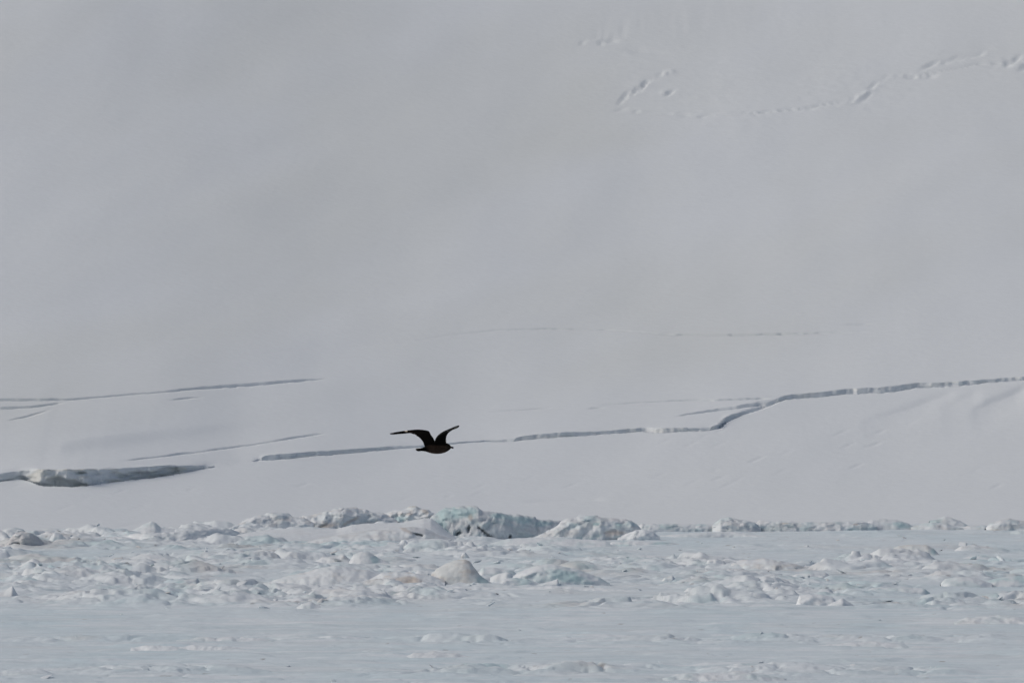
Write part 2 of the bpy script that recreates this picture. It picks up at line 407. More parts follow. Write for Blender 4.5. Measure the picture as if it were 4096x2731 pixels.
col = mix(col, SNOW * 1.02, 0.45 * sstep(.12, .4, fbm(Xg / 5, Yg / 3.0, 247, 3)) * (Yg < 645))
spk = sstep(.50, .60, fbm(Xg / .8, Yg / 1.6, 249, 2)) * sstep(.0, .3, fbm(Xg / 6, Yg / 9, 251, 2))
col = mix(col, np.array([.16, .14, .13]), 0.55 * spk)
sea_ice = link('sea_ice', grid_mesh('sea_ice', np.stack([Xg, Yg, Zg], -1), col, M_ice), kind='structure',
               label='rough bluish frozen sea ice filling the lower quarter of the picture')

# ------------------------------------------------------------------ hummocks, drifts and blocks: each its own closed shape
COUNT = [0]
def mound(name, label, cat, pts, front=2.0, back=2.5, box=1.0, rough=0.25, blocky=0.0, fine=0.05,
          base=SNOW, blue=0.2, dirt_shade=0.0, grey=0.0, lean=0.0, res=0.09, group=None, holes=(), patches=(), sink=0.35, lump=1.0):
    """pts: (u, v of crest, v of foot) from left to right; the crest lies `front` metres behind the foot"""
    COUNT[0] += 1; seed = 1000 + COUNT[0] * 31
    us = np.array([p[0] for p in pts], float); vt = np.array([p[1] for p in pts], float); vb = np.array([p[2] for p in pts], float)
    vb = vb.mean() + 0.25 * (vb - vb.mean())      # feet are nearly level: far less depth than the grazing view suggests
    ymid = ground_y(vb.mean())
    wpx = us[-1] - us[0]
    n = int(max(18, min(420, wpx * ymid / F / res)))
    uu = np.linspace(us[0], us[-1], n)
    T = np.interp(uu, us, vt); B = np.interp(uu, us, vb)
    yb = np.array([ground_y(v) for v in B])
    q = np.clip((B - T) / max((B - T).max(), 1), 0, 1)
    ff = front * (0.25 + 0.75 * np.sqrt(q)); bb = back * (0.3 + 0.7 * np.sqrt(q))
    yc = yb + ff
    Hc = np.array([at(u, v, y)[2] for u, v, y in zip(uu, T, yc)])
    Hc = np.maximum(Hc, 0.0)
    m1 = 26 if Hc.max() > .8 else 16
    a = np.concatenate([np.linspace(0, math.pi / 2, m1), np.linspace(math.pi / 2, math.pi, 9)[1:]])[:, None]
    e = 1.0 / box
    ca = np.cos(a); sa = np.sin(a)
    py = np.where(a <= math.pi / 2, -np.abs(ca) ** e * ff[None], np.abs(ca) ** e * bb[None])
    zz = np.abs(sa) ** e * (Hc + sink)[None] - sink
    Y = yc[None] + py; Z = zz
    X = ((uu - 2048) / F)[None] * yb[None] + 0 * Y
    ca2 = np.clip(np.abs(ca), 0, 1) ** 0.7
    amp = rough * np.clip(Hc / 0.8, 0.25, 1.6)[None]
    frontm = np.where(a <= math.pi / 2, 1.0, 0.7)
    n1 = billow(X / (1.3 * lump) + seed, Z / (0.8 * lump) + 7.7 + Y * .25, seed, 4)
    n2 = fbm(X / (.5 * lump) - seed, Z / .35 + Y * .3, seed + 3, 4)
    dY = -amp * (2.1 * (n1 - .25)) - fine * 2.4 * n2
    dX = amp * 0.5 * fbm(X / .9 + 3, Z / .6 + seed, seed + 5, 3)
    dZ = amp * 0.42 * (billow(X / (1.1 * lump) - seed, Y * .5 + Z, seed + 33, 3) - .28) + amp * 0.40 * fbm(X / .8 + Y * .4, Z / .5 + 3, seed + 7, 4) + fine * 0.7 * n2
    if blocky > 0:
        _, hh, pl = cells(X / (.85 * lump) + .3 * n2 + seed, Z / (.42 * lump) + Y * .22, seed + 9)
        _, hh2, pl2 = cells(X / (.4 * lump) - seed, Z / (.24 * lump) + Y * .3, seed + 11)
        dY = dY - blocky * (0.75 * hh + .5 * pl + 0.35 * hh2)
        dZ = dZ + blocky * 0.32 * (hh2 - .5) + blocky * .2 * (hh - .5)
    Y = Y + dY * frontm * np.clip(ca2 + .25, 0, 1)
    Z = Z + dZ * np.clip(sa * 1.3, 0, 1)
    X = X + dX * .6 + lean * Z
    fcol = np.zeros_like(X)
    col = base * 1.0 + 0 * X[..., None]
    bl_ = sstep(-.15, .35, fbm(X / 1.6 + 2, Z / .7 + Y * .2, seed + 13, 3))
    di_ = sstep(-.1, .4, fbm(X / 1.1 - 4, Z / .45 + Y * .3, seed + 15, 4))
    gr_ = sstep(-.2, .3, fbm(X / 1.4 - 8, Z / .6 + Y * .2, seed + 17, 3))
    col = mix(col, BLUE, blue * bl_); col = mix(col, GREY, grey * gr_); col = mix(col, DIRT, dirt_shade * di_)
    U = uu[None] + 0 * X; V = 1365.5 - (np.arctan((Z - CAM_H) / Y) + PITCH) * F
    for (cu, cv, ru, rv, kind, rot) in patches:
        du = U - cu; dv = V - cv
        c_, s_ = math.cos(rot), math.sin(rot)
        d = np.sqrt(((du * c_ + dv * s_) / ru) ** 2 + ((-du * s_ + dv * c_) / rv) ** 2) + 0.35 * fbm(U / 22, V / 14, seed + 21, 3)
        m = sstep(1.15, 0.45, d) * (a < math.pi / 2 + .2)
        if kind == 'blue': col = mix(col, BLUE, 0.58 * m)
        elif kind == 'white': col = mix(col, SNOW * 1.04, 0.9 * m); Y = Y - 0.25 * m
        elif kind == 'dirt_shade': col = mix(col, DIRT, 0.6 * m)  # brown stain; on some mounds it paints the shade of a gap
        elif kind == 'shaded_hole': Y = Y + 0.7 * m; col = mix(col, GREY * .75, 0.5 * m)  # dent, with its inner shade also put into the colour as grey
        elif kind == 'out': Y = Y - 0.9 * m
    P = np.stack([X, Y, Z], -1)
    me = grid_mesh(name, P, col, M_block)
    # origin at the foot of the shape
    cx, cy = float(X.mean()), float(yc.mean())
    co = P.reshape(-1, 3) - np.array([cx, cy, 0.0])
    me.vertices.foreach_set('co', co.ravel().astype(np.float32)); me.update()
    o = link(name, me, label=label, category=cat)
    o.location = (cx, cy, 0)
    if group: o['group'] = group
    return o

G1 = 'hummocks along the foot of the snow slope'
G2 = 'hummocks and blocks out on the broken sea ice'
G3 = 'low ledges on the smooth foreground ice'

# the ridge line at the foot of the slope, left to right
mound('ice_hummock', 'pale hummock cut by the left edge of the frame beside the dark grey hummock', 'ice hummock',
      [(-60, 2150, 2185), (-10, 2118, 2188), (25, 2132, 2190), (50, 2172, 2190)], 1.5, 2, 1.1, .12, grey=.3, blue=.1, group=G1)
mound('ice_hummock', 'dark grey wind-scooped hummock with a bright chip at its top, far left of the ridge', 'ice hummock',
      [(10, 2188, 2196), (38, 2150, 2198), (58, 2130, 2198), (85, 2127, 2199), (120, 2131, 2197), (150, 2148, 2190), (175, 2168, 2186), (215, 2180, 2184)],
      1.2, 2, 1.7, .22, grey=.95, blue=.15, base=GREY * 1.12, group=G1, patches=[(68, 2140, 14, 6, 'white', 0), (50, 2185, 35, 10, 'shaded_hole', -.4)])  # base greyed to paint in the shade this hummock stands in
mound('ice_hummock', 'small pale cone of ice just right of the dark grey hummock', 'ice hummock',
      [(185, 2172, 2180), (205, 2140, 2181), (216, 2127, 2181), (235, 2134, 2181), (258, 2148, 2180), (275, 2172, 2179)], 1.2, 2, .9, .1, group=G1)
mound('snow_bank', 'low bluish snow bank between the small pale cone and the pointed snow peak', 'snow bank',
      [(255, 2160, 2172), (300, 2146, 2174), (420, 2145, 2176), (500, 2148, 2178), (560, 2160, 2180)], 3, 4, .9, .2, .06, blue=.3, dirt_shade=.1, group=G1)
mound('ice_hummock', 'pointed white snow peak with a steep notched right side, left part of the ridge', 'ice hummock',
      [(480, 2140, 2146), (530, 2118, 2148), (575, 2093, 2148), (598, 2083, 2148), (618, 2090, 2148), (640, 2110, 2146), (700, 2112, 2142), (760, 2120, 2140), (800, 2132, 2138)],
      3, 3, .8, .10, dirt_shade=.12, group=G1)
mound('snow_bank', 'scalloped crumbling snow bank below the pointed snow peak', 'snow bank',
      [(470, 2150, 2172), (520, 2136, 2180), (600, 2130, 2190), (680, 2126, 2186), (780, 2116, 2178), (850, 2112, 2166), (930, 2118, 2150), (960, 2132, 2146)],
      2.2, 3, .85, .30, .14, blue=.15, grey=.08, group=G1)
mound('rubble_ridge', 'heap of crumbly ice rubble rising left of the tallest rubble heap', 'rubble ridge',
      [(905, 2120, 2126), (955, 2090, 2126), (1010, 2066, 2124), (1060, 2055, 2122), (1105, 2047, 2120), (1150, 2053, 2118), (1172, 2066, 2118), (1215, 2070, 2118), (1255, 2092, 2116)],
      2.5, 3, 1.0, .30, .14, fine=.08, dirt_shade=.34, grey=.06, blue=.12, group=G1)
mound('rubble_ridge', 'tallest heap of beige ice rubble with a grey slab on its right shoulder', 'rubble ridge',
      [(1150, 2100, 2118), (1195, 2066, 2120), (1270, 2050, 2120), (1320, 2038, 2120), (1375, 2024, 2118), (1430, 2030, 2112), (1470, 2040, 2108), (1530, 2050, 2104), (1590, 2080, 2100)],
      2.8, 3, 1.0, .30, .15, fine=.08, dirt_shade=.38, grey=.06, group=G1, patches=[(1210, 2105, 30, 9, 'dirt_shade', -.3), (1300, 2104, 45, 9, 'dirt_shade', -.1), (1400, 2085, 40, 8, 'dirt_shade', -.5)])  # brown patches here paint the shade in gaps of the heap
mound('ice_slab', 'smooth blue-grey slab tipped on the shoulder of the tallest rubble heap', 'ice slab',
      [(1405, 2034, 2050), (1435, 2028, 2054), (1490, 2034, 2056), (1538, 2044, 2056), (1548, 2050, 2056)], .8, 2.5, 2.2, .05, grey=.9, blue=.25, base=GREY * 1.1, group=G1)
mound('rubble_ridge', 'brownish rubble crest next to the blue ice cliff on its left', 'rubble ridge',
      [(1480, 2080, 2104), (1540, 2052, 2106), (1610, 2034, 2108), (1640, 2024, 2110), (1680, 2032, 2110), (1712, 2036, 2110), (1745, 2052, 2110), (1770, 2085, 2110)],
      2.2, 3, 1.1, .34, .25, fine=.08, dirt_shade=.55, group=G1, patches=[(1590, 2078, 45, 14, 'blue', -.2), (1700, 2048, 18, 9, 'dirt_shade', .4)])
mound('snow_drift', 'long smooth white snow drift rising to the foot of the blue ice cliff', 'snow drift',
      [(800, 2188, 2192), (900, 2150, 2190), (985, 2128, 2186), (1100, 2117, 2182), (1200, 2112, 2178), (1340, 2115, 2174), (1400, 2098, 2172), (1470, 2092, 2170), (1600, 2089, 2168), (1690, 2072, 2166), (1722, 2072, 2164), (1752, 2094, 2164), (1790, 2128, 2164), (1840, 2162, 2162)],
      9, 3, .85, .05, fine=.015, dirt_shade=.08, blue=.05, group=G1)
mound('snow_drift', 'grey shaded front drift with a curved crest under the long white drift', 'snow drift',
      [(1180, 2178, 2182), (1260, 2158, 2184), (1360, 2138, 2184), (1470, 2120, 2184), (1560, 2110, 2184), (1640, 2106, 2182), (1700, 2112, 2180), (1760, 2140, 2178), (1820, 2158, 2172)],
      3.2, 3, 1.2, .12, grey=.55, blue=.1, group=G1, patches=[(1672, 2138, 26, 6, 'shaded_hole', .25), (1620, 2118, 40, 8, 'dirt_shade', .5)])  # grey tint puts the shade of the drift's front into its colour
mound('ice_cliff', 'large turquoise ice cliff with dark cracks and hollows in the middle of the ridge', 'ice cliff',
      [(1680, 2140, 2162), (1704, 2100, 2162), (1730, 2058, 2164), (1775, 2034, 2166), (1850, 2020, 2168), (1912, 2028, 2170), (1934, 2044, 2170), (1975, 2048, 2168), (2040, 2056, 2164), (2100, 2062, 2158), (2140, 2066, 2152), (2146, 2076, 2150), (2200, 2080, 2146), (2240, 2084, 2140), (2290, 2108, 2140), (2350, 2138, 2140)],
      2.4, 5, 1.2, .22, .07, fine=.05, grey=.30, blue=.34, group=G1, res=.07, base=SNOW * .9,
      patches=[(1790, 2055, 62, 34, 'blue', .2), (1860, 2050, 60, 26, 'blue', 0), (1762, 2100, 32, 26, 'blue', .3), (1788, 2133, 20, 14, 'blue', .9), (1830, 2136, 24, 9, 'shaded_hole', -.7),
               (1822, 2145, 20, 8, 'blue', -.6), (2010, 2066, 70, 12, 'blue', .1), (2090, 2080, 55, 18, 'blue', .1), (2170, 2094, 40, 16, 'blue', 0), (1882, 2068, 12, 15, 'dirt_shade', .2),
               (1962, 2153, 26, 7, 'shaded_hole', .1), (1940, 2130, 38, 4, 'shaded_hole', .72), (1875, 2114, 7, 16, 'shaded_hole', 0), (1850, 2150, 60, 12, 'out', 0), (2040, 2146, 9, 7, 'shaded_hole', -.4), (1720, 2090, 16, 18, 'white', 0)])
mound('ice_hummock', 'broad lumpy grey hummock right of the ice cliff with a pale diagonal edge', 'ice hummock',
      [(2120, 2152, 2160), (2170, 2134, 2162), (2220, 2108, 2163), (2245, 2084, 2164), (2290, 2067, 2164), (2330, 2063, 2164), (2400, 2067, 2164), (2480, 2074, 2162), (2530, 2082, 2160), (2550, 2096, 2158), (2580, 2130, 2158)],
      2.2, 4, 1.3, .26, .10, grey=.50, blue=.42, group=G1, patches=[(2190, 2120, 50, 5, 'white', -.55), (2235, 2090, 12, 20, 'white', .5), (2385, 2095, 16, 6, 'blue', 0), (2475, 2098, 16, 5, 'blue', 0), (2460, 2130, 50, 12, 'dirt_shade', 0)])
mound('ice_block', 'bright white snow block standing before the right end of the lumpy grey hummock', 'ice block',
      [(2470, 2152, 2162), (2515, 2130, 2163), (2545, 2117, 2164), (2580, 2116, 2164), (2612, 2124, 2163), (2640, 2146, 2162)], 1.0, 2, 1.4, .18, .12, blue=.0, base=SNOW * 1.03, group=G1)
mound('snow_bank', 'rounded blue-white bank lying just under the bright white snow block', 'snow bank',
      [(2425, 2180, 2185), (2450, 2166, 2186), (2510, 2162, 2187), (2600, 2166, 2187), (2680, 2168, 2184), (2720, 2176, 2182)], 1.2, 2.5, 1.3, .10, blue=.55, group=G1)
mound('snow_bank', 'row of rounded pale humps before the ice cliff and lumpy hummock', 'snow bank',
      [(1960, 2172, 2180), (2040, 2152, 2186), (2090, 2150, 2188), (2180, 2148, 2190), (2250, 2147, 2190), (2330, 2156, 2190), (2420, 2160, 2190), (2480, 2176, 2186)],
      5, 4, .9, .16, blue=.28, group=G1)
mound('ice_band', 'low turquoise band of ice right of the bright white snow block', 'ice band',
      [(2540, 2110, 2126), (2570, 2095, 2128), (2650, 2094, 2128), (2760, 2096, 2126), (2870, 2096, 2124), (2920, 2110, 2122)], 1.0, 4, 1.3, .24, .10, blue=.55, grey=.3, group=G1)
mound('ice_hummock', 'knobbly blue-grey hummock between the two low turquoise bands', 'ice hummock',
      [(2850, 2100, 2126), (2880, 2074, 2128), (2935, 2070, 2128), (2985, 2080, 2128), (3020, 2090, 2126), (3045, 2110, 2124)], 1.4, 3, 1.2, .26, .14, grey=.45, blue=.3, group=G1)
mound('snow_shelf', 'thin white snow shelf with a dark gap under it below the knobbly hummock', 'snow shelf',
      [(2640, 2142, 2148), (2700, 2136, 2150), (2800, 2130, 2150), (2930, 2126, 2146), (3060, 2144, 2150), (3110, 2150, 2153)], 1.2, 5, 1.1, .06, blue=.12, group=G1)
mound('ice_band', 'long low dark-flecked band of ice between knobbly hummock and smooth pale mound', 'ice band',
      [(3010, 2104, 2122), (3040, 2083, 2124), (3120, 2084, 2126), (3260, 2090, 2126), (3360, 2086, 2126), (3450, 2086, 2124), (3510, 2100, 2122)],
      1.0, 4, 1.4, .28, .14, blue=.42, grey=.45, group=G1, patches=[(3140, 2092, 20, 4, 'dirt_shade', 0), (3425, 2096, 12, 4, 'dirt_shade', 0)])  # brown flecks here paint the shade of small slits
mound('ice_hummock', 'smooth pale mound at the ridge with a grey right flank, left of the teal crest', 'ice hummock',
      [(3400, 2118, 2122), (3440, 2102, 2124), (3490, 2078, 2122), (3530, 2074, 2120), (3590, 2078, 2120), (3635, 2092, 2119), (3665, 2108, 2118)], 2, 3, 1.0, .14, blue=.2, grey=.3, group=G1,
      patches=[(3610, 2100, 40, 15, 'blue', .2)])  # blue patch paints shade onto the right flank
mound('ice_hummock', 'dark teal crest peaking above the ridge near the right edge', 'ice hummock',
      [(3720, 2082, 2104), (3745, 2078, 2106), (3782, 2066, 2106), (3810, 2070, 2106), (3845, 2082, 2106), (3875, 2102, 2106)], 1.2, 3, 1.2, .14, blue=.75, grey=.5, group=G1)
mound('ice_hummock', 'pale front hummock with a brownish foot under the dark teal crest', 'ice hummock',
      [(3645, 2108, 2120), (3680, 2096, 2121), (3730, 2088, 2122), (3790, 2092, 2122), (3830, 2106, 2121), (3870, 2114, 2119)], 1.2, 2, 1.3, .20, .06, blue=.3, dirt_shade=.3, group=G1)
mound('snow_bank', 'low olive-stained bank joining teal crest and the right-edge hummock', 'snow bank',
      [(3830, 2112, 2120), (3880, 2102, 2121), (3940, 2098, 2121), (3975, 2112, 2120)], 1.2, 3, 1.2, .12, dirt_shade=.35, blue=.25, group=G1)
mound('ice_hummock', 'rounded grey hummock with a dark undercut foot at the right edge of the frame', 'ice hummock',
      [(3945, 2112, 2126), (3965, 2092, 2128), (4000, 2080, 2129), (4035, 2072, 2129), (4080, 2080, 2128), (4150, 2086, 2126), (4200, 2110, 2124)], 1.4, 3, 1.6, .20, .06, grey=.6, blue=.35, group=G1,
      patches=[(3990, 2122, 40, 7, 'dirt_shade', .1)])  # brown patch here paints the shade of the undercut foot
mound('snow_bank', 'snow bank against the foot of the right-edge grey hummock', 'snow bank',
      [(4040, 2130, 2136), (4080, 2118, 2138), (4160, 2112, 2138), (4220, 2130, 2136)], 1.5, 3, .9, .06, blue=.25, group=G1)

# out on the ice, left to right
mound('ice_block', 'beige-stained pointed block with a grey right face at the far left of the ice', 'ice block',
      [(60, 2272, 2278), (95, 2250, 2279), (128, 2230, 2280), (150, 2240, 2280), (185, 2258, 2280), (205, 2274, 2279)], 1.2, 1.5, .9, .12, .05, dirt_shade=.45, grey=.2, group=G2)
mound('ice_hummock', 'smooth white dome-shaped hummock left of centre among grey rubble', 'ice hummock',
      [(205, 2308, 2316), (230, 2276, 2318), (258, 2260, 2318), (300, 2262, 2318), (360, 2276, 2318), (420, 2290, 2316), (470, 2308, 2314)], 2.4, 2, .9, .07, dirt_shade=.06, blue=.05, group=G2)
mound('ice_block', 'sharp little white wedge with a shaded right side at the bottom left of the rubble', 'ice block',
      [(-30, 2378, 2386), (10, 2365, 2386), (48, 2342, 2386), (60, 2365, 2385), (72, 2380, 2385)], 1, 1.2, 1.0, .07, grey=.25, group=G2)
mound('ice_hummock', 'humped white slab with a long tapering right tail below the pointed snow peak', 'ice hummock',
      [(500, 2240, 2246), (560, 2215, 2247), (605, 2208, 2247), (650, 2216, 2246), (720, 2232, 2245), (770, 2242, 2245)], 2.4, 2, 1, .12, .05, dirt_shade=.08, blue=.18, group=G2)
mound('ice_slab', 'tilted blue-grey slab with a shaded hollow under its upper edge, left half', 'ice slab',
      [(620, 2350, 2360), (680, 2332, 2361), (740, 2318, 2360), (788, 2310, 2356), (798, 2330, 2352)], 1, 2, 1.4, .10, blue=.7, grey=.2, group=G2)
mound('ice_block', 'ragged white lump left of the tilted blue-grey slab', 'ice block',
      [(425, 2390, 2396), (440, 2366, 2397), (470, 2360, 2397), (500, 2352, 2397), (535, 2346, 2394), (548, 2330, 2390), (580, 2340, 2390), (640, 2366, 2388), (690, 2382, 2386)], 1.8, 1.6, .9, .30, .16, grey=.12, dirt_shade=.15, group=G2)
mound('ice_block', 'crumpled white block right of the tilted blue-grey slab', 'ice block',
      [(720, 2370, 2376), (770, 2352, 2378), (810, 2338, 2378), (850, 2334, 2377), (890, 2340, 2376), (940, 2366, 2374)], 1.6, 1.6, 1, .22, .14, grey=.2, blue=.2, group=G2)
mound('ice_hummock', 'rounded white boulder with a dark right flank behind the long sloping mound', 'ice hummock',
      [(1395, 2246, 2256), (1412, 2218, 2257), (1440, 2206, 2258), (1475, 2208, 2258), (1500, 2222, 2257), (1530, 2240, 2256), (1575, 2254, 2256)], 1.6, 1.8, 1.1, .10, blue=.15, grey=.2, group=G2,
      patches=[(1500, 2238, 22, 18, 'blue', .4)])  # shadow on the right flank painted in as a blue patch
mound('ice_hummock', 'low pale hummock with a dark right tip behind the rounded white boulder', 'ice hummock',
      [(1480, 2222, 2230), (1530, 2208, 2231), (1590, 2210, 2231), (1650, 2220, 2230), (1690, 2228, 2230)], 1.6, 2, 1, .10, .05, blue=.25, group=G2)
mound('ice_block', 'cluster of dark-shadowed broken pieces left of the rounded white boulder', 'ice block',
      [(1250, 2246, 2252), (1290, 2228, 2253), (1340, 2222, 2253), (1375, 2218, 2253), (1410, 2246, 2252)], 1.2, 1.5, 1.1, .22, .2, grey=.5, dirt_shade=.3, group=G2)
mound('snow_mound', 'long white mound sloping down to the left, in front of the rounded boulder', 'snow mound',
      [(1060, 2332, 2340), (1130, 2306, 2344), (1220, 2286, 2346), (1280, 2270, 2346), (1330, 2260, 2346), (1400, 2268, 2345), (1470, 2282, 2344), (1530, 2306, 2342), (1580, 2330, 2340)],
      3.0, 3, .9, .14, .05, dirt_shade=.18, blue=.08, group=G2)
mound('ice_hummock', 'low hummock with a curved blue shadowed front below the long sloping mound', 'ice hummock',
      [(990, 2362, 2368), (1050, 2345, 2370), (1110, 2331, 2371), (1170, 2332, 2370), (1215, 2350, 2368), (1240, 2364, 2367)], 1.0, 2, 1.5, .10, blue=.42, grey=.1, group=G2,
      patches=[(1140, 2358, 70, 14, 'blue', .05)])  # the front's bluish shadow is painted in as a patch
mound('ice_hummock', 'brown-stained hummock leaning on the left of the big beige dome', 'ice hummock',
      [(1440, 2340, 2346), (1490, 2308, 2348), (1530, 2290, 2349), (1590, 2284, 2350), (1660, 2292, 2351), (1720, 2300, 2350), (1780, 2318, 2348)], 2.2, 2.4, 1, .14, .06, dirt_shade=.62, blue=.06, group=G2,
      patches=[(1620, 2320, 70, 18, 'dirt_shade', 0)])
mound('ice_hummock', 'big beige dome of stained ice with a knob on top, centre of the ice', 'ice hummock',
      [(1690, 2336, 2344), (1725, 2296, 2346), (1760, 2262, 2347), (1800, 2246, 2347), (1830, 2237, 2347), (1858, 2234, 2347), (1880, 2244, 2347), (1900, 2272, 2347), (1920, 2300, 2347), (1950, 2320, 2346), (1985, 2340, 2345)],
      2.6, 3, 1.0, .09, fine=.04, dirt_shade=.50, base=WARM * .93, blue=.0, grey=.0, group=G2, patches=[(1930, 2325, 34, 26, 'blue', .7), (1900, 2342, 60, 7, 'blue', 0), (1720, 2324, 22, 14, 'white', -.4)])  # blue patches paint the shaded right side, white one the lit left
mound('ice_block', 'small ragged knob perched on the crown of the big beige dome', 'ice block',
      [(1842, 2232, 2240), (1848, 2214, 2240), (1860, 2207, 2240), (1872, 2220, 2240), (1884, 2236, 2240)], .3, .8, 1.2, .10, .05, dirt_shade=.4, res=.05, group=G2, sink=-.0)
mound('ice_block', 'rounded pale blocks in the gap right of the big beige dome', 'ice block',
      [(1900, 2300, 2312), (1930, 2268, 2314), (1980, 2268, 2314), (2010, 2274, 2313), (2050, 2282, 2312), (2080, 2302, 2311)], 1.2, 1.5, 1.2, .14, .08, blue=.4, group=G2)
mound('ice_block', 'little warm white block wedged before the broad slab right of the dome', 'ice block',
      [(1960, 2310, 2330), (1990, 2294, 2332), (2030, 2286, 2333), (2048, 2292, 2332), (2055, 2316, 2331)], .9, 1, 1.4, .08, .04, dirt_shade=.15, group=G2)
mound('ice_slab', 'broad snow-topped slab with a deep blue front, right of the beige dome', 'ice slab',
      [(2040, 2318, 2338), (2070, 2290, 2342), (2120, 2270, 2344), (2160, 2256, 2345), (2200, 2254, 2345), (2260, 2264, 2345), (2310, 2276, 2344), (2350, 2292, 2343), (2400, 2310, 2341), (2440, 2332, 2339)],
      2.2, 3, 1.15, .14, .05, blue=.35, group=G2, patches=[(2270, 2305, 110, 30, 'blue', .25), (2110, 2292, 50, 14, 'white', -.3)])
mound('ice_block', 'flat wedge-shaped chip standing before the deep blue slab front', 'ice block',
      [(2150, 2336, 2346), (2190, 2326, 2347), (2232, 2314, 2347), (2236, 2330, 2346), (2242, 2344, 2346)], .6, 1, 1.6, .05, .04, dirt_shade=.12, base=SNOW * 1.02, group=G2)
mound('ice_block', 'low teal-fronted block at the foot of the broad slab, nearest the dome', 'ice block',
      [(1995, 2334, 2344), (2015, 2314, 2345), (2060, 2308, 2345), (2110, 2314, 2345), (2160, 2332, 2344)], .8, 1.2, 1.4, .12, .08, blue=.5, group=G2)
mound('snow_mound', 'long low pale mound alone on the smooth ice behind the broad slab', 'snow mound',
      [(2440, 2242, 2248), (2480, 2222, 2249), (2560, 2218, 2249), (2640, 2224, 2249), (2740, 2238, 2247)], 2.0, 2.5, .95, .05, blue=.22, group=G2)
mound('ice_block', 'cube-shaped white block with a grey side among the rubble right of centre', 'ice block',
      [(2824, 2262, 2270), (2830, 2238, 2271), (2862, 2235, 2272), (2898, 2242, 2271), (2906, 2262, 2269)], .6, 1, 2.4, .06, .05, grey=.15, group=G2)
mound('rubble_ridge', 'grey-brown rubble heap right of the cube-shaped white block', 'rubble ridge',
      [(2900, 2270, 2276), (2960, 2240, 2280), (3050, 2232, 2284), (3120, 2240, 2286), (3190, 2254, 2284), (3230, 2270, 2280)], 2.4, 2.5, 1, .24, .2, dirt_shade=.35, grey=.3, group=G2)
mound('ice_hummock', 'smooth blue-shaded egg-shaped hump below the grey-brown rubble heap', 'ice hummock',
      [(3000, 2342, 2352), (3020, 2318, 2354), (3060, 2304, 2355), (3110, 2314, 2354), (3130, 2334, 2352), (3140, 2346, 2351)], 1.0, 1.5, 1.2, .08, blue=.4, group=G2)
mound('ice_hummock', 'rounded blue-white hump right of the egg-shaped hump', 'ice hummock',
      [(3140, 2312, 2322), (3190, 2294, 2323), (3250, 2284, 2323), (3300, 2288, 2322), (3345, 2312, 2320)], 1.3, 2, 1.1, .14, .08, blue=.35, group=G2)
mound('ice_block', 'chipped little white block far left of the egg-shaped hump', 'ice block',
      [(2735, 2366, 2374), (2750, 2350, 2375), (2775, 2346, 2375), (2800, 2360, 2374), (2830, 2370, 2373)], .7, 1, 1.2, .08, .06, group=G2)
mound('ice_block', 'brown-shadowed chip standing alone on the ice below the lone pale mound', 'ice block',
      [(2640, 2324, 2328), (2660, 2308, 2329), (2690, 2300, 2329), (2700, 2312, 2328), (2708, 2324, 2327)], .5, .8, 1.1, .06, .05, dirt_shade=.4, group=G2)
mound('ice_block', 'bright white overhanging block at the lower edge of the right-hand rubble', 'ice block',
      [(3185, 2420, 2428), (3198, 2382, 2430), (3240, 2372, 2430), (3290, 2380, 2430), (3335, 2388, 2429), (3352, 2412, 2427)], .9, 1.5, 1.4, .14, .08, base=SNOW * 1.03, blue=.0, dirt_shade=.15, group=G2)
mound('ice_block', 'jagged leaning block to the right of the bright overhanging block', 'ice block',
      [(3300, 2424, 2430), (3340, 2404, 2431), (3372, 2388, 2431), (3385, 2398, 2430), (3420, 2420, 2429)], .9, 1.2, 1.1, .14, .08, blue=.15, group=G2)
mound('snow_mound', 'flat-topped beige mound standing alone on the smooth ice near the right edge', 'snow mound',
      [(3520, 2214, 2220), (3560, 2200, 2221), (3600, 2182, 2221), (3650, 2176, 2221), (3710, 2178, 2221), (3738, 2192, 2221), (3760, 2216, 2220)], 2.0, 2.5, 1.1, .07, dirt_shade=.28, base=WARM * .97, blue=.05, group=G2,
      patches=[(3735, 2205, 14, 16, 'blue', .8), (3570, 2210, 26, 8, 'white', -.4)])  # shaded right end painted blue, lit left end painted white
mound('ice_slab', 'upturned curved slab with a long flat tail below the flat-topped beige mound', 'ice slab',
      [(3535, 2268, 2276), (3555, 2254, 2277), (3590, 2254, 2277), (3640, 2264, 2276), (3720, 2268, 2274), (3780, 2272, 2274)], .8, 1.5, 1.3, .06, dirt_shade=.1, group=G2)
mound('ice_hummock', 'pale hummock with brown streak right of the flat-topped beige mound', 'ice hummock',
      [(3820, 2200, 2206), (3850, 2182, 2207), (3900, 2178, 2207), (3960, 2186, 2206), (4060, 2200, 2204)], 1.6, 2, 1, .10, dirt_shade=.22, blue=.15, group=G2)
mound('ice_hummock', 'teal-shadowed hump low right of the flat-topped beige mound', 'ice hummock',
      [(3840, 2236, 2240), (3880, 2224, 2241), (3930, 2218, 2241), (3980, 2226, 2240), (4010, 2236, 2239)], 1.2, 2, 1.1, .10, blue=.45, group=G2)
mound('ice_hummock', 'large smooth pale hump with teal front near the right edge mid-ice', 'ice hummock',
      [(3765, 2336, 2346), (3785, 2314, 2348), (3830, 2306, 2349), (3880, 2308, 2349), (3930, 2318, 2348), (3970, 2332, 2346)], 1.5, 2.4, 1.15, .10, blue=.28, group=G2)
mound('ice_hummock', 'long hump with a blue face running out of the right edge', 'ice hummock',
      [(3920, 2336, 2344), (3980, 2314, 2346), (4040, 2304, 2346), (4110, 2300, 2345), (4180, 2320, 2343)], 1.5, 2.4, 1.15, .10, blue=.55, group=G2)
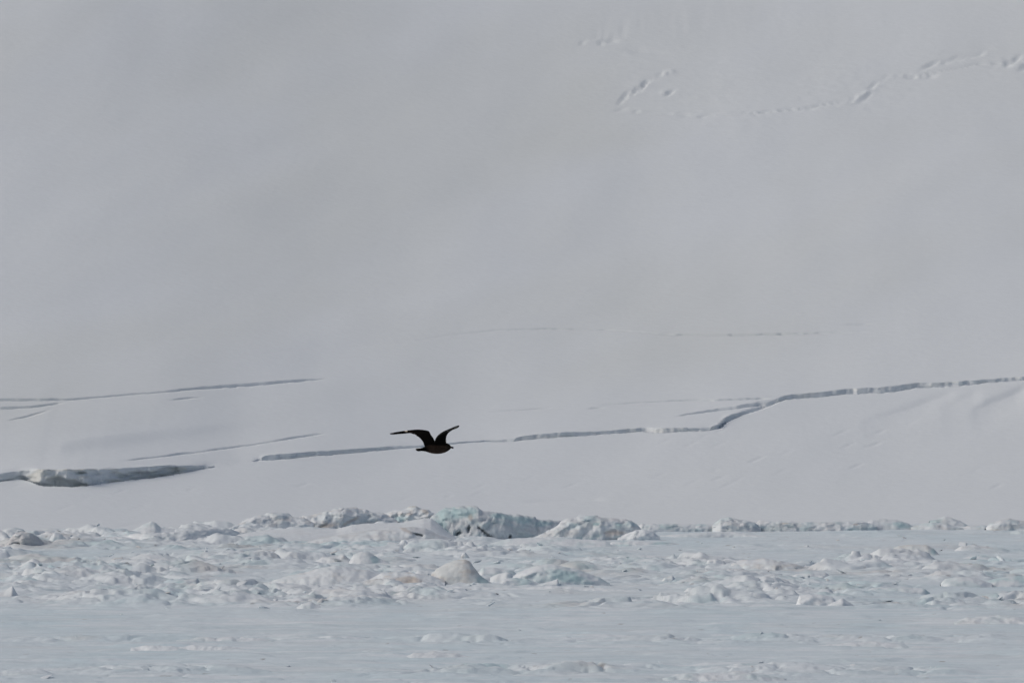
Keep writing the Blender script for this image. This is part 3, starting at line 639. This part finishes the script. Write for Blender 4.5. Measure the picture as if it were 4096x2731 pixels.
mound('ice_slab', 'low blue-fronted slab below and left of the large smooth pale hump', 'ice slab',
      [(3420, 2366, 2376), (3500, 2350, 2378), (3620, 2348, 2379), (3700, 2354, 2378), (3722, 2370, 2376)], 1.0, 3, 1.3, .08, blue=.5, group=G2)
mound('ice_block', 'teal wedge of ice low at the right edge of the rubble', 'ice block',
      [(3890, 2398, 2404), (3940, 2384, 2405), (3990, 2374, 2405), (4010, 2384, 2404), (4030, 2400, 2403)], 1, 1.5, 1.1, .10, .06, blue=.5, group=G2)
mound('ice_block', 'small pale cone on the smooth ice below the blue-shadowed low hummock', 'ice block',
      [(1180, 2428, 2434), (1210, 2412, 2436), (1240, 2404, 2436), (1265, 2416, 2435), (1296, 2432, 2434)], 1.0, 1.2, .8, .06, group=G2)
# foreground ledges
mound('snow_ledge', 'bright broken white ledge left of centre in the foreground ice', 'snow ledge',
      [(520, 2590, 2598), (600, 2580, 2602), (690, 2585, 2603), (770, 2578, 2602), (880, 2584, 2602), (940, 2586, 2600), (975, 2596, 2599)], 1.4, 2.6, 0.85, 0.42, 0.16, base=SNOW * 1.03, blue=.05, group=G3)
mound('snow_ledge', 'crumbly bluish ledge above the bright broken white ledge', 'snow ledge',
      [(700, 2562, 2570), (780, 2546, 2574), (860, 2550, 2576), (940, 2545, 2576), (1040, 2552, 2574), (1110, 2568, 2571)], 2.9, 3.2, 0.85, 0.56, 0.20, blue=.25, group=G3)
mound('snow_ledge', 'low beige-topped ledge with a white front at the bottom centre', 'snow ledge',
      [(1620, 2628, 2636), (1650, 2612, 2640), (1740, 2606, 2640), (1820, 2610, 2638), (1890, 2628, 2634)], 2.4, 3.9, 0.85, 0.35, 0.12, dirt_shade=.15, blue=.1, group=G3)
mound('snow_ledge', 'thin white ledge extending to the left of the beige-topped ledge', 'snow ledge',
      [(1420, 2606, 2610), (1470, 2598, 2611), (1560, 2602, 2612), (1620, 2610, 2614)], 1.4, 2.6, 0.85, 0.21, 0.10, base=SNOW * 1.02, group=G3)
mound('snow_ledge', 'long gently curved pale ledge across the right foreground', 'snow ledge',
      [(3230, 2588, 2594), (3360, 2572, 2596), (3480, 2562, 2597), (3560, 2568, 2598), (3660, 2582, 2600), (3780, 2588, 2598), (3830, 2596, 2598)], 2.4, 5.2, 0.85, 0.35, 0.10, blue=.2, group=G3)
mound('snow_ledge', 'white-edged beige ledge at the right edge above the foreground', 'snow ledge',
      [(3820, 2488, 2494), (3880, 2470, 2497), (3980, 2462, 2499), (4100, 2466, 2499), (4200, 2480, 2496)], 3.4, 4.5, 0.85, 0.42, 0.14, dirt_shade=.12, blue=.2, group=G3)
mound('snow_ledge', 'thin bright ledge along the front of beige dome and broad slab', 'snow ledge',
      [(1660, 2352, 2358), (1720, 2346, 2360), (1860, 2344, 2361), (2000, 2350, 2361), (2120, 2348, 2362), (2200, 2342, 2364), (2400, 2350, 2366), (2560, 2362, 2368)],
      .8, 2.2, 1.2, .09, .07, base=SNOW * 1.03, blue=.05, group=G2)
mound('snow_ledge', 'rough bluish ledge along the bottom edge right of centre', 'snow ledge',
      [(2650, 2712, 2722), (2720, 2694, 2726), (2860, 2690, 2728), (2960, 2684, 2728), (3080, 2700, 2724), (3150, 2716, 2720)], 2.9, 3.9, 0.85, 0.56, 0.18, blue=.3, dirt_shade=.1, group=G3)
mound('snow_ledge', 'small dark-creased ledge left of the long curved pale ledge', 'snow ledge',
      [(2920, 2664, 2670), (2960, 2650, 2674), (3020, 2652, 2674), (3100, 2648, 2672), (3180, 2658, 2668)], 1.9, 2.6, 0.85, 0.49, 0.12, blue=.4, group=G3)

# ------------------------------------------------------------------ loose rubble, too many pieces to count
def rubble():
    rr = random.Random(77)
    protos = []
    for k in range(14):
        bm = bmesh.new()
        for _ in range(rr.randint(9, 15)):
            v = Vector((rr.gauss(0, 1), rr.gauss(0, 1), rr.gauss(0, 1))).normalized() * rr.uniform(.75, 1.1)
            bm.verts.new((v.x, v.y, v.z * .62))
        bmesh.ops.convex_hull(bm, input=bm.verts)
        bmesh.ops.delete(bm, geom=[v for v in bm.verts if not v.link_faces], context='VERTS')
        bmesh.ops.bevel(bm, geom=bm.edges[:], offset=.10, segments=1, affect='EDGES')
        bmesh.ops.triangulate(bm, faces=bm.faces)
        bm.verts.index_update()
        protos.append((np.array([v.co[:] for v in bm.verts]), np.array([[v.index for v in f.verts] for f in bm.faces])))
        bm.free()
    V, Fc, Cc = [], [], []; off = 0
    cand = []
    N = 9000
    r2 = np.random.RandomState(5)
    px = r2.uniform(-45, 45, N); py = r2.uniform(515, 815, N)
    A = rub_amp(px, py); cl = sstep(-.1, .35, fbm(px / 3.5, py / 9, 301, 3))
    keep = r2.uniform(0, 1, N) < np.clip(A, 0, 1) * (.15 + .85 * cl) * .55
    px, py, A = px[keep], py[keep], A[keep]
    pz = ice_z(px, py)
    for x, y, z, a in zip(px, py, pz, A):
        s = min(rr.uniform(.05, .12) + rr.expovariate(12), .36) * (1.0 if y > 640 else .7)
        v, f = rr.choice(protos)
        th = rr.uniform(0, 6.28); c, n = math.cos(th), math.sin(th)
        tx = rr.uniform(-.5, .5)
        w = v * np.array([s * rr.uniform(1.2, 2.3), s * rr.uniform(.8, 1.3), s * rr.uniform(.4, .85)])
        zz = w[:, 2] + tx * w[:, 0]
        w = np.stack([w[:, 0] * c - w[:, 1] * n, w[:, 0] * n + w[:, 1] * c, zz], 1) + np.array([x, y, z + s * .12])
        V.append(w); Fc.append(f + off); off += len(v)
        q = rr.random()
        c0 = SNOW * rr.uniform(.94, 1.03)
        if q < .22: c0 = c0 * .75 + BLUE * .25
        elif q < .38: c0 = c0 * .65 + DIRT * .35
        elif q < .55: c0 = c0 * .6 + GLAZE * .4
        Cc.append(np.repeat(c0[None], len(v), 0))
    V = np.concatenate(V); Fc = np.concatenate(Fc); Cc = np.concatenate(Cc)
    me = bpy.data.meshes.new('ice_rubble')
    me.from_pydata(V.tolist(), [], Fc.tolist()); me.update()
    set_tint(me, Cc); me.materials.append(M_block)
    link('ice_rubble', me, kind='stuff', label='countless small chunks of broken ice scattered over the rough sea ice', category='ice rubble')
    return len(Fc)
rubble()

# ------------------------------------------------------------------ the skua
BY = 160.0
def bp(zx, zy, y):
    """traced point of the bird (enlarged view of the photo) at a distance y from the bird's middle plane"""
    return at(1500 + zx / 5.88, 1650 + zy / 5.88, BY + y)
BC = np.array(bp(1450, 850, 0))
def loft(rings, cap=True):
    r = len(rings[0]); V = [p for g in rings for p in g]; Fc = []
    for i in range(len(rings) - 1):
        for j in range(r):
            a = i * r + j; b = i * r + (j + 1) % r
            Fc.append((a, b, b + r, a + r))
    if cap:
        Fc.append(tuple(range(r))[::-1]); Fc.append(tuple(range((len(rings) - 1) * r, len(rings) * r)))
    return V, Fc
def resample(st, n):
    st = np.array(st, float); L = np.concatenate([[0], np.cumsum(np.linalg.norm(np.diff(st[:, :2], axis=0), axis=1))])
    q = np.linspace(0, L[-1], n)
    # smooth through the traced stations (Catmull-Rom)
    out = []
    for s in q:
        k = min(np.searchsorted(L, s, side='right') - 1, len(L) - 2)
        t = (s - L[k]) / max(L[k + 1] - L[k], 1e-9)
        p0, p1, p2, p3 = st[max(k - 1, 0)], st[k], st[k + 1], st[min(k + 2, len(st) - 1)]
        out.append(0.5 * ((2 * p1) + (-p0 + p2) * t + (2 * p0 - 5 * p1 + 4 * p2 - p3) * t * t + (-p0 + 3 * p1 - 3 * p2 + p3) * t ** 3))
    return np.array(out)
PX = BY / F / 5.88                    # metres per traced unit
parts = []
# trunk, neck, head: x, top, bottom, half width in depth
body_st = resample([(1010, 848, 880, 30), (1110, 822, 900, 48), (1160, 800, 908, 62), (1200, 782, 915, 74), (1260, 758, 935, 92), (1320, 746, 953, 104), (1400, 738, 965, 112),
           (1480, 732, 967, 114), (1560, 724, 959, 108), (1640, 714, 939, 92), (1690, 713, 916, 74), (1730, 732, 890, 62), (1762, 757, 865, 50), (1783, 785, 842, 30), (1789, 805, 826, 10)], 48)
rings = []
for x, t, b, w in body_st:
    g = []
    for j in range(20):
        a = 2 * math.pi * j / 20
        yy = -math.cos(a) * w * PX
        # flying slightly away from the camera: the front is farther than the tail
        yo = (x - 1400) * PX * 0.45
        g.append(bp(x + 0.12 * math.cos(a) * w, (t + b) / 2 - math.sin(a) * (b - t) / 2, yy + yo))
    rings.append(g)
parts.append(loft(rings))
def sheet(st, n, thick, toothed=0.0):
    """a wing or tail: stations of leading edge, trailing edge (traced) and depth of each"""
    s = resample(st, n); rings = []
    for i, (lx, ly, tx, ty, ld, td) in enumerate(s):
        q = i / (n - 1)
        if toothed: 
            k = toothed * (0.5 - abs(((i * 0.37) % 1) - .5)); tx += k * .6; ty += k
        g = []
        th = thick * (1 - .6 * q)
        # thickness runs across the sheet: mostly in depth plus along the local normal
        dx, dy = tx - lx, ty - ly; L = math.hypot(dx, dy) + 1e-6
        for sgn in (1, -1):
            seq = np.linspace(0, 1, 7) if sgn == 1 else np.linspace(1, 0, 7)[1:-1]
            for c in seq:
                prof = (2.2 * math.sqrt(max(c, 0)) * (1 - c) + .16 * (1 - c) + .10)
                d = ld + (td - ld) * c + sgn * th * prof * .5
                hx, hy = lx + dx * c, ly + dy * c
                camb = -0.05 * L * math.sin(math.pi * c) * sgn * 0
                g.append(bp(hx, hy + camb, d))
        rings.append(g)
    parts.append(loft(rings))
# far wing, reaching to the left with its tip swept back (lead x, lead y, trail x, trail y, lead depth, trail depth)
sheet([(1500, 800, 1190, 860, .02, .00), (1420, 690, 1160, 805, .04, .01), (1385, 610, 1128, 715, .06, .03), (1330, 530, 1085, 645, .09, .05), (1292, 462, 1030, 590, .12, .07), (1262, 424, 955, 535, .15, .10),
       (1150, 402, 885, 508, .18, .14), (1000, 390, 828, 487, .20, .17), (860, 402, 740, 490, .22, .20), (720, 416, 640, 501, .24, .22), (600, 434, 535, 508, .26, .24), (480, 455, 450, 516, .27, .26),
       (400, 472, 385, 514, .28, .27), (350, 482, 346, 500, .28, .28)], 60, .020, 5)
# near wing, reaching up to the right and towards the camera
sheet([(1390, 800, 1700, 830, -.01, -.02), (1400, 660, 1688, 715, -.06, -.04), (1448, 562, 1684, 610, -.13, -.09), (1525, 487, 1703, 535, -.20, -.15), (1620, 430, 1750, 472, -.27, -.22), (1740, 378, 1832, 416, -.35, -.31),
       (1848, 332, 1922, 381, -.42, -.40), (1926, 304, 1964, 352, -.47, -.46), (1976, 293, 1988, 314, -.50, -.50)], 46, .020, 0)
# tail: seen from the side, a blunt fan
sheet([(1230, 800, 1230, 900, -.02, -.03), (1150, 812, 1150, 906, .00, -.04), (1080, 830, 1085, 906, .0, -.05), (1030, 832, 1040, 914, .0, -.06), (985, 837, 990, 908, .0, -.06), (950, 842, 962, 884, .0, -.05)], 24, .018, 0)
V = []; Fc = []
for v, f in parts:
    o = len(V); V += [tuple(np.array(p) - BC) for p in v]; Fc += [tuple(i + o for i in q) for q in f]
me = bpy.data.meshes.new('skua_raw'); me.from_pydata(V, [], Fc); me.update()
bm = bmesh.new(); bm.from_mesh(me); bmesh.ops.recalc_face_normals(bm, faces=bm.faces); bm.to_mesh(me); bm.free()
tmp = bpy.data.objects.new('skua_raw', me); S.collection.objects.link(tmp)
md = tmp.modifiers.new('r', 'REMESH'); md.mode = 'VOXEL'; md.voxel_size = 0.0028; md.use_smooth_shade = True
sm = tmp.modifiers.new('s', 'SMOOTH'); sm.factor = .5; sm.iterations = 1
dg = bpy.context.evaluated_depsgraph_get()
body_me = bpy.data.meshes.new_from_object(tmp.evaluated_get(dg))
bpy.data.objects.remove(tmp); body_me.name = 'body'
co = np.empty(len(body_me.vertices) * 3, np.float32); body_me.vertices.foreach_get('co', co); co = co.reshape(-1, 3)
zx = 1450 + co[:, 0] / PX; zy = 850 - co[:, 2] / PX
WING = np.array([.0035, .0032, .0030]); BODY = np.array([.042, .0285, .0215]); 
colb = np.tile(WING, (len(co), 1))
under = sstep(745, 800, zy) * sstep(1180, 1330, zx) * (0.75 + .5 * fbm(zx / 70, zy / 50, 5, 3))
colb = mix(colb, BODY, under)
head = sstep(1660, 1720, zx) * sstep(700, 730, zy)
colb = mix(colb, np.array([.020, .017, .013]), head * .7)
# pale flash at the base of the primaries, on both wings
fl = sstep(1, .4, np.sqrt(((zx - 722) / 54) ** 2 + ((zy - 430 - (zx - 722) * .16) / 28) ** 2))
colb = mix(colb, np.array([.62, .58, .50]), fl)
fl2 = sstep(1, .3, np.sqrt(((zx - 840) / 80) ** 2 + ((zy - 452 - (zx - 840) * .10) / 9) ** 2))
colb = mix(colb, np.array([.035, .022, .018]), fl2)
wr = (zx > 1390) * (zy < 700)
ledge = sstep(34, 8, np.abs((zy - np.interp(zx, [1400, 1448, 1525, 1620, 1740, 1850, 1930, 1980], [700, 590, 512, 455, 402, 360, 330, 308])))) * wr
colb = mix(colb, np.array([.035, .033, .028]), ledge * .8)  # highlight along the near wing's edge, put into the feather colour
fl3 = sstep(1, .3, np.sqrt(((zx - 1900) / 50) ** 2 + ((zy - 342 + (zx - 1900) * .45) / 14) ** 2))
fl4 = sstep(1, .3, np.sqrt(((zx - 1715) / 40) ** 2 + ((zy - 425 + (zx - 1715) * .45) / 12) ** 2))
colb = mix(colb, np.array([.16, .16, .15]), np.maximum(fl3, fl4 * .7) * wr)
body_me.materials.clear()
M_f, n_, l_, b_ = node_mat('feathers')
a_ = n_.new('ShaderNodeAttribute'); a_.attribute_name = 'tint'; l_.new(a_.outputs['Color'], b_.inputs['Base Color'])
b_.inputs['Roughness'].default_value = .85; b_.inputs['Specular IOR Level'].default_value = .03
nn = n_.new('ShaderNodeTexNoise'); nn.inputs['Scale'].default_value = 60; bb_ = n_.new('ShaderNodeBump'); bb_.inputs['Distance'].default_value = .004
l_.new(nn.outputs['Fac'], bb_.inputs['Height']); l_.new(bb_.outputs['Normal'], b_.inputs['Normal'])
set_tint(body_me, colb); body_me.materials.append(M_f)
skua = bpy.data.objects.new('skua', None); S.collection.objects.link(skua)
skua.location = BC.tolist(); skua.empty_display_size = .3
skua['label'] = 'dark brown seabird flying to the right above the snow with raised wings'
skua['category'] = 'seabird'
link('body', body_me, skua)
# bill: stout, hooked at the tip
bk = []
for x, yc_, r_ in [(1765, 812, 26), (1788, 814, 24), (1802, 816, 22), (1820, 819, 22), (1834, 824, 20), (1842, 831, 15), (1845, 845, 5)]:
    bk.append([tuple(np.array(bp(x + (4 * math.sin(a) if x > 1820 else 0), yc_ - math.sin(a) * r_, (x - 1400) * PX * .45 - math.cos(a) * r_ * .8 * PX)) - BC)
               for a in [2 * math.pi * j / 12 for j in range(12)]])
v_, f_ = loft(bk); bme = bpy.data.meshes.new('beak'); bme.from_pydata(v_, [], f_); bme.update()
for p in bme.polygons: p.use_smooth = True
Mk, n_, l_, b_ = node_mat('horn'); b_.inputs['Base Color'].default_value = (.006, .006, .007, 1); b_.inputs['Roughness'].default_value = .5
nz = n_.new('ShaderNodeTexNoise'); nz.inputs['Scale'].default_value = 40
rp = n_.new('ShaderNodeMapRange'); rp.inputs['To Min'].default_value = .4; rp.inputs['To Max'].default_value = .65
l_.new(nz.outputs['Fac'], rp.inputs['Value']); l_.new(rp.outputs['Result'], b_.inputs['Roughness'])
bme.materials.append(Mk); link('beak', bme, skua)
for sgn in (-1, 1):
    bm = bmesh.new(); bmesh.ops.create_uvsphere(bm, u_segments=12, v_segments=8, radius=.0045)
    em = bpy.data.meshes.new('eye'); bm.to_mesh(em); bm.free(); em.materials.append(Mk)
    e = link('eye', em, skua); p = np.array(bp(1752, 790, (1752 - 1400) * PX * .45 + sgn * 44 * PX)) - BC; e.location = p.tolist()
